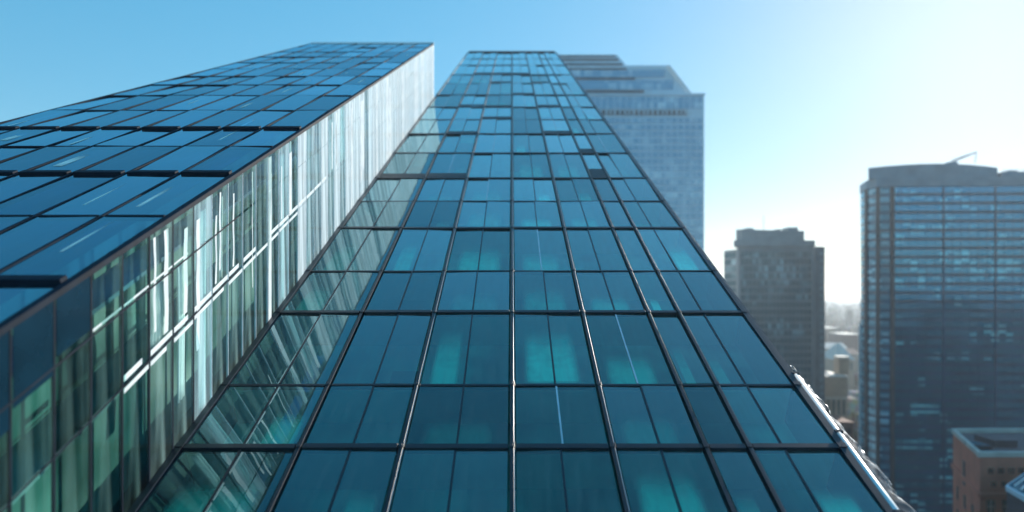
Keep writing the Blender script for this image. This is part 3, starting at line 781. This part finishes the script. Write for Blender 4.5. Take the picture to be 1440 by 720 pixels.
# ------------------------------------------------------------------ buildings in the gap
M['tan'] = plain("tan stone", (0.42, 0.31, 0.23), 0.85, 0, 0.15, 0.2)
M['brick_red'] = plain("dull red brick", (0.20, 0.10, 0.085), 0.85, 0, 0.2, 0.3)
M['pale_wall'] = plain("pale plaster", (0.46, 0.38, 0.31), 0.85, 0, 0.15, 0.1)
M['pale_roof'] = plain("pale flat roof", (0.50, 0.47, 0.44), 0.7, 0, 0.2, 0.1)
tb = thing("stone_building", (185, 382, GROUND), "tan stone building with narrow windows and a small roof tower between the office towers", "building")
yt = 372.0; tx0, tx1 = px(1157, yt), px(1190, yt); ztb = pz(531, yt)
b = MB(); b.box(tx0-8, tx1, yt, yt+22, GROUND, ztb); b.build("wall", M['tan'], tb)
b = MB(); b.box(tx0-8.4, tx1+0.4, yt-0.4, yt+22.4, ztb+0.01, ztb+0.9); b.build("cornice", M['stone_rim'], tb, bevel=0.1)
b = MB(); b.box(px(1178, yt+6), px(1192, yt+6), yt+6, yt+12, ztb+0.91, pz(506, yt)); tw = b.build("roof_tower", M['tan'], tb)
b = MB(); xx0, xx1 = px(1177, yt+6), px(1193, yt+6)
b.box(xx0, xx1, yt+5.6, yt+12.4, pz(506, yt)+0.01, pz(503, yt)); b.build("tower_cap", M['stone_rim'], tw)
b = MB(); b.hexa([(tx0-7, yt+2, ztb+0.91), (tx0+5.5, yt+2, ztb+0.91), (tx0+5.5, yt+18, ztb+0.91), (tx0-7, yt+18, ztb+0.91),
                  (tx0-7, yt+9, ztb+5), (tx0+4.5, yt+9, ztb+3.5), (tx0+4.5, yt+11, ztb+3.5), (tx0-7, yt+11, ztb+5)]); b.build("roof", M['pale_roof'], tb)
for row, (v0, v1) in enumerate(((548, 556), (562, 584), (590, 600), (606, 628), (640, 660))):
    for k in range(4):
        u = 1163+k*7.2
        b = MB(); b.box(px(u-1.7, yt), px(u+1.7, yt), yt-0.12, yt-0.02, pz(v1, yt), pz(v0, yt)); b.build("window", M['louvre_window'] if row else M['tan'], tb)
b = MB(); b.box(tx0-8.2, tx1+0.2, yt-0.3, yt+10, pz(560.5, yt), pz(558.5, yt)); b.build("string_course", M['stone_rim'], tb)
rb_ = thing("brick_building", (180, 350, GROUND), "dull red brick block low down in the gap beside the broad blue tower", "building")
yb_ = 345.0
b = MB(); b.box(px(1172, yb_), px(1198, yb_), yb_, yb_+20, GROUND, pz(596, yb_)); b.build("wall", M['brick_red'], rb_)
b = MB(); b.box(px(1171, yb_), px(1199, yb_), yb_-0.4, yb_+20.4, pz(596, yb_)+0.01, pz(593.5, yb_)); b.build("parapet", M['brick_red'], rb_)
for row in range(5):
    for k in range(3):
        u = 1177+k*7.5; v = 603+row*13
        b = MB(); b.box(px(u-1.6, yb_), px(u+1.6, yb_), yb_-0.1, yb_-0.02, pz(v+7, yb_), pz(v, yb_)); b.build("window", M['dark_window'], rb_)
hall = thing("market_hall", (330, 660, GROUND), "tan hall with a pale peaked roof among the hazy low houses in the gap", "hall")
yh = 640.0; hx0, hx1 = px(1172, yh), px(1199, yh)
b = MB(); b.box(hx0, hx1, yh, yh+30, GROUND, pz(506, yh)); b.build("wall", M['tan'], hall)
b = MB(); xm = px(1187, yh); z0 = pz(506, yh)+0.02; z1 = pz(484, yh)
b.v += [(hx0-1, yh-1, z0), (hx1+1, yh-1, z0), (hx1+1, yh+31, z0), (hx0-1, yh+31, z0), (xm-1, yh+14, z1), (xm+1, yh+14, z1), (xm+1, yh+16, z1), (xm-1, yh+16, z1)]
b.f += [(3, 2, 1, 0), (4, 5, 6, 7), (0, 1, 5, 4), (1, 2, 6, 5), (2, 3, 7, 6), (3, 0, 4, 7)]; b.build("roof", M['stone_rim'], hall)
for k in range(5):
    u = 1175+k*5; b = MB(); b.box(px(u-1.2, yh), px(u+1.2, yh), yh-0.12, yh-0.02, pz(520, yh), pz(510, yh)); b.build("window", M['louvre_window'], hall)

# low city
houses = []
def house(x, y, w, d, h, label, wall, roof, group=None):
    hs = thing("low_house", (x, y, GROUND), label, "house", group)
    b = MB(); b.box(x-w/2, x+w/2, y, y+d, GROUND, GROUND+h); wl = b.build("wall", M[wall], hs)
    b = MB()
    if roof[1]: b.hexa([(x-w/2-.4, y-.4, GROUND+h+.01), (x+w/2+.4, y-.4, GROUND+h+.01), (x+w/2+.4, y+d+.4, GROUND+h+.01), (x-w/2-.4, y+d+.4, GROUND+h+.01),
            (x-w/2-.4, y+d/2-.2, GROUND+h+roof[1]), (x+w/2+.4, y+d/2-.2, GROUND+h+roof[1]), (x+w/2+.4, y+d/2+.2, GROUND+h+roof[1]), (x-w/2-.4, y+d/2+.2, GROUND+h+roof[1])])
    else: b.box(x-w/2-.3, x+w/2+.3, y-.3, y+d+.3, GROUND+h+.01, GROUND+h+.9)
    b.build("roof", M[roof[0]], hs)
    for k in range(max(2, int(w/5))):
        for r_ in range(max(1, int(h/5))):
            xx = x-w/2+ (k+0.5)*w/max(2, int(w/5)); zz = GROUND+2+r_*4.5
            if zz+2.4 > GROUND+h: continue
            b = MB(); b.box(xx-0.9, xx+0.9, y-0.12, y-0.02, zz, zz+2.2); b.build("window", M['louvre_window'], hs)
    houses.append((x, y, w, d))
spots = [(1166, 700, 22, 30, 34, "pale_wall", ("pale_roof", 0), "flat white roofed block in front of the peaked hall"),
         (1194, 760, 24, 30, 44, "tan", ("brick_red", 5), "tan house with a red gable roof, hard by the blue tower's edge"),
         (1172, 860, 34, 30, 42, "pale_wall", ("pale_roof", 6), "pale house with a white gable roof behind the peaked hall"),
         (1196, 930, 26, 40, 55, "brick_red", ("pale_roof", 0), "red brick block with a white flat roof far down the gap"),
         (1166, 1000, 30, 40, 60, "tan", ("pale_roof", 0), "tan block with a white flat roof beside the grey tower's dotted strip")]
for (u, y, w, d, h, wm, rf, lab) in spots: house(px(u, y), y, w, d, h, lab, wm, rf)

# the wide low city out to the horizon
def city_mat():
    m, nt, out = new_mat("low city walls and roofs"); L = nt.links
    gm = N(nt, "ShaderNodeNewGeometry")
    rp = N(nt, "ShaderNodeValToRGB"); e = rp.color_ramp.elements
    e[0].position = 0; e[0].color = (0.16, 0.12, 0.10, 1); e[1].position = 1; e[1].color = (0.60, 0.54, 0.48, 1)
    for p_, c_ in ((0.3, (0.22, 0.17, 0.14)), (0.55, (0.30, 0.22, 0.17)), (0.8, (0.42, 0.33, 0.26))):
        k = e.new(p_); k.color = (*c_, 1)
    L.new(gm.outputs["Random Per Island"], rp.inputs[0])
    v = coords(nt, (0.25, 0.25, 0.28)); br = N(nt, "ShaderNodeTexVoronoi"); br.inputs["Scale"].default_value = 1.0; L.new(v, br.inputs["Vector"])
    mx = N(nt, "ShaderNodeMix", data_type='RGBA', blend_type='MULTIPLY'); mx.inputs[0].default_value = 0.45
    L.new(rp.outputs[0], mx.inputs[6]); L.new(br.outputs["Color"], mx.inputs[7])
    b = N(nt, "ShaderNodeBsdfDiffuse"); L.new(mx.outputs[2], b.inputs[0]); L.new(b.outputs[0], out.inputs[0])
    return m
b = MB(); back = MB(); cr = random.Random(5)
def clear(x, y):
    if -60 < x < 60 and -60 < y < 345: return False
    if 40 < x < 300 and 60 < y < 440: return False
    for (hx, hy, w, d) in houses:
        if abs(x-hx) < w/2+22 and hy-25 < y < hy+d+25: return False
    if 290 < x < 375 and 600 < y < 700: return False
    return True
for i in range(6400):
    if i < 3800: a = R(cr.uniform(24, 34)); r = 430+4200*cr.random()**1.7
    elif i < 5000: a = R(cr.uniform(-60, 62)); r = 420+5000*cr.random()
    else: a = R(cr.uniform(62, 298)); r = 90+900*cr.random()
    x, y = r*math.sin(a), r*math.cos(a)
    if not clear(x, y): continue
    w, d = (cr.uniform(9, 26), cr.uniform(9, 26)) if i >= 3800 else (cr.uniform(6, 17), cr.uniform(6, 17))
    h = cr.uniform(8, 26) + (cr.random() < 0.1)*cr.uniform(5, 25)
    if r > 1000: h *= cr.uniform(0.8, 1.6)
    if i >= 5000: h = cr.uniform(35, 112)
    tgt = back if i >= 5000 else b
    ca, sa = math.cos(a*3), math.sin(a*3)
    p = []
    for z in (GROUND, GROUND+h):
        for (dx, dy) in ((-w/2, -d/2), (w/2, -d/2), (w/2, d/2), (-w/2, d/2)):
            p.append((x+dx*ca-dy*sa, y+dx*sa+dy*ca, z))
    tgt.hexa(p)
tag(back.build("reflection_blocks", M['dark_cladding']), kind="stuff")  # unseen dark blocks, made tall to darken the right tower's reflections
tag(b.build("distant_city", city_mat()), kind="stuff")

# ------------------------------------------------------------------ clear film flapping along the bright edge
def film_mat():
    m, nt, out = new_mat("clear plastic film"); L = nt.links
    fr = N(nt, "ShaderNodeFresnel"); fr.inputs["IOR"].default_value = 1.5
    tr = N(nt, "ShaderNodeBsdfTransparent"); tr.inputs[0].default_value = (0.86, 0.9, 0.92, 1)
    gl = N(nt, "ShaderNodeBsdfGlossy"); gl.inputs["Roughness"].default_value = 0.5; gl.inputs["Color"].default_value = (0.4, 0.42, 0.45, 1)
    mx = N(nt, "ShaderNodeMixShader")
    gmt = N(nt, "ShaderNodeNewGeometry")
    sub = N(nt, "ShaderNodeMath", operation='SUBTRACT'); sub.inputs[0].default_value = 1.0; L.new(gmt.outputs["Backfacing"], sub.inputs[1])
    f2 = N(nt, "ShaderNodeMath", operation='MULTIPLY'); L.new(fr.outputs[0], f2.inputs[0]); L.new(sub.outputs[0], f2.inputs[1])
    L.new(f2.outputs[0], mx.inputs[0]); L.new(tr.outputs[0], mx.inputs[1]); L.new(gl.outputs[0], mx.inputs[2])
    df = N(nt, "ShaderNodeBsdfTranslucent"); df.inputs[0].default_value = (0.4, 0.43, 0.46, 1)
    v = coords(nt, (4, 1.2, 4)); nz = N(nt, "ShaderNodeTexNoise"); nz.inputs["Scale"].default_value = 3; nz.inputs["Detail"].default_value = 6; L.new(v, nz.inputs["Vector"])
    mr = N(nt, "ShaderNodeMapRange"); mr.inputs[1].default_value = 0.5; mr.inputs[2].default_value = 0.75; mr.inputs[3].default_value = 0.01; mr.inputs[4].default_value = 0.3
    L.new(nz.outputs["Fac"], mr.inputs[0])
    mx2 = N(nt, "ShaderNodeMixShader"); L.new(mr.outputs[0], mx2.inputs[0]); L.new(mx.outputs[0], mx2.inputs[1]); L.new(df.outputs[0], mx2.inputs[2])
    L.new(mx2.outputs[0], out.inputs[0])
    return m
b = MB(); fr_ = random.Random(3)
ny, nw = 90, 9
for j in range(ny+1):
    y = 13.2 + (22.0-13.2)*j/ny
    wid = (0.2 + 1.25*(1-j/ny)**0.9) * (0.65+0.5*mnoise.noise((y*1.3, 3, 0)) + 0.25*mnoise.noise((y*5, 9, 0)))
    wid = max(0.08, wid)
    for i in range(nw+1):
        f = i/nw
        wob = 0.12*f*mnoise.noise((y*2.2, f*3, 1)) + 0.07*f*mnoise.noise((y*6, f*6, 4))
        b.v.append(S1(XR+0.31+wid*f*0.95, y + 0.15*f*mnoise.noise((y*3, f*4, 7)), -0.02-0.55*wid*f*f+wob))
for j in range(ny):
    for i in range(nw):
        a = j*(nw+1)+i; b.f.append((a, a+1, a+nw+2, a+nw+1))
fo = b.build("plastic_film", film_mat(), smooth=True, origin=S1(XR+0.3, 17, 0))
md = fo.modifiers.new("thick", 'SOLIDIFY'); md.thickness = 0.006
tag(fo, "torn clear plastic film flapping along the bright metal strip of the sloping facade", "plastic film")

# ------------------------------------------------------------------ haze
b = MB(); b.box(-8200, 8200, -8200, 8200, GROUND-1.5, 125)
hm, hnt, hout = new_mat("air haze")
pv = N(hnt, "ShaderNodeVolumePrincipled")
pv.inputs["Color"].default_value = (0.85, 0.93, 1.0, 1); pv.inputs["Density"].default_value = 0.00014
pv.inputs["Anisotropy"].default_value = 0.45
hnt.links.new(pv.outputs[0], hout.inputs["Volume"])
tag(b.build("haze", hm), kind="stuff")
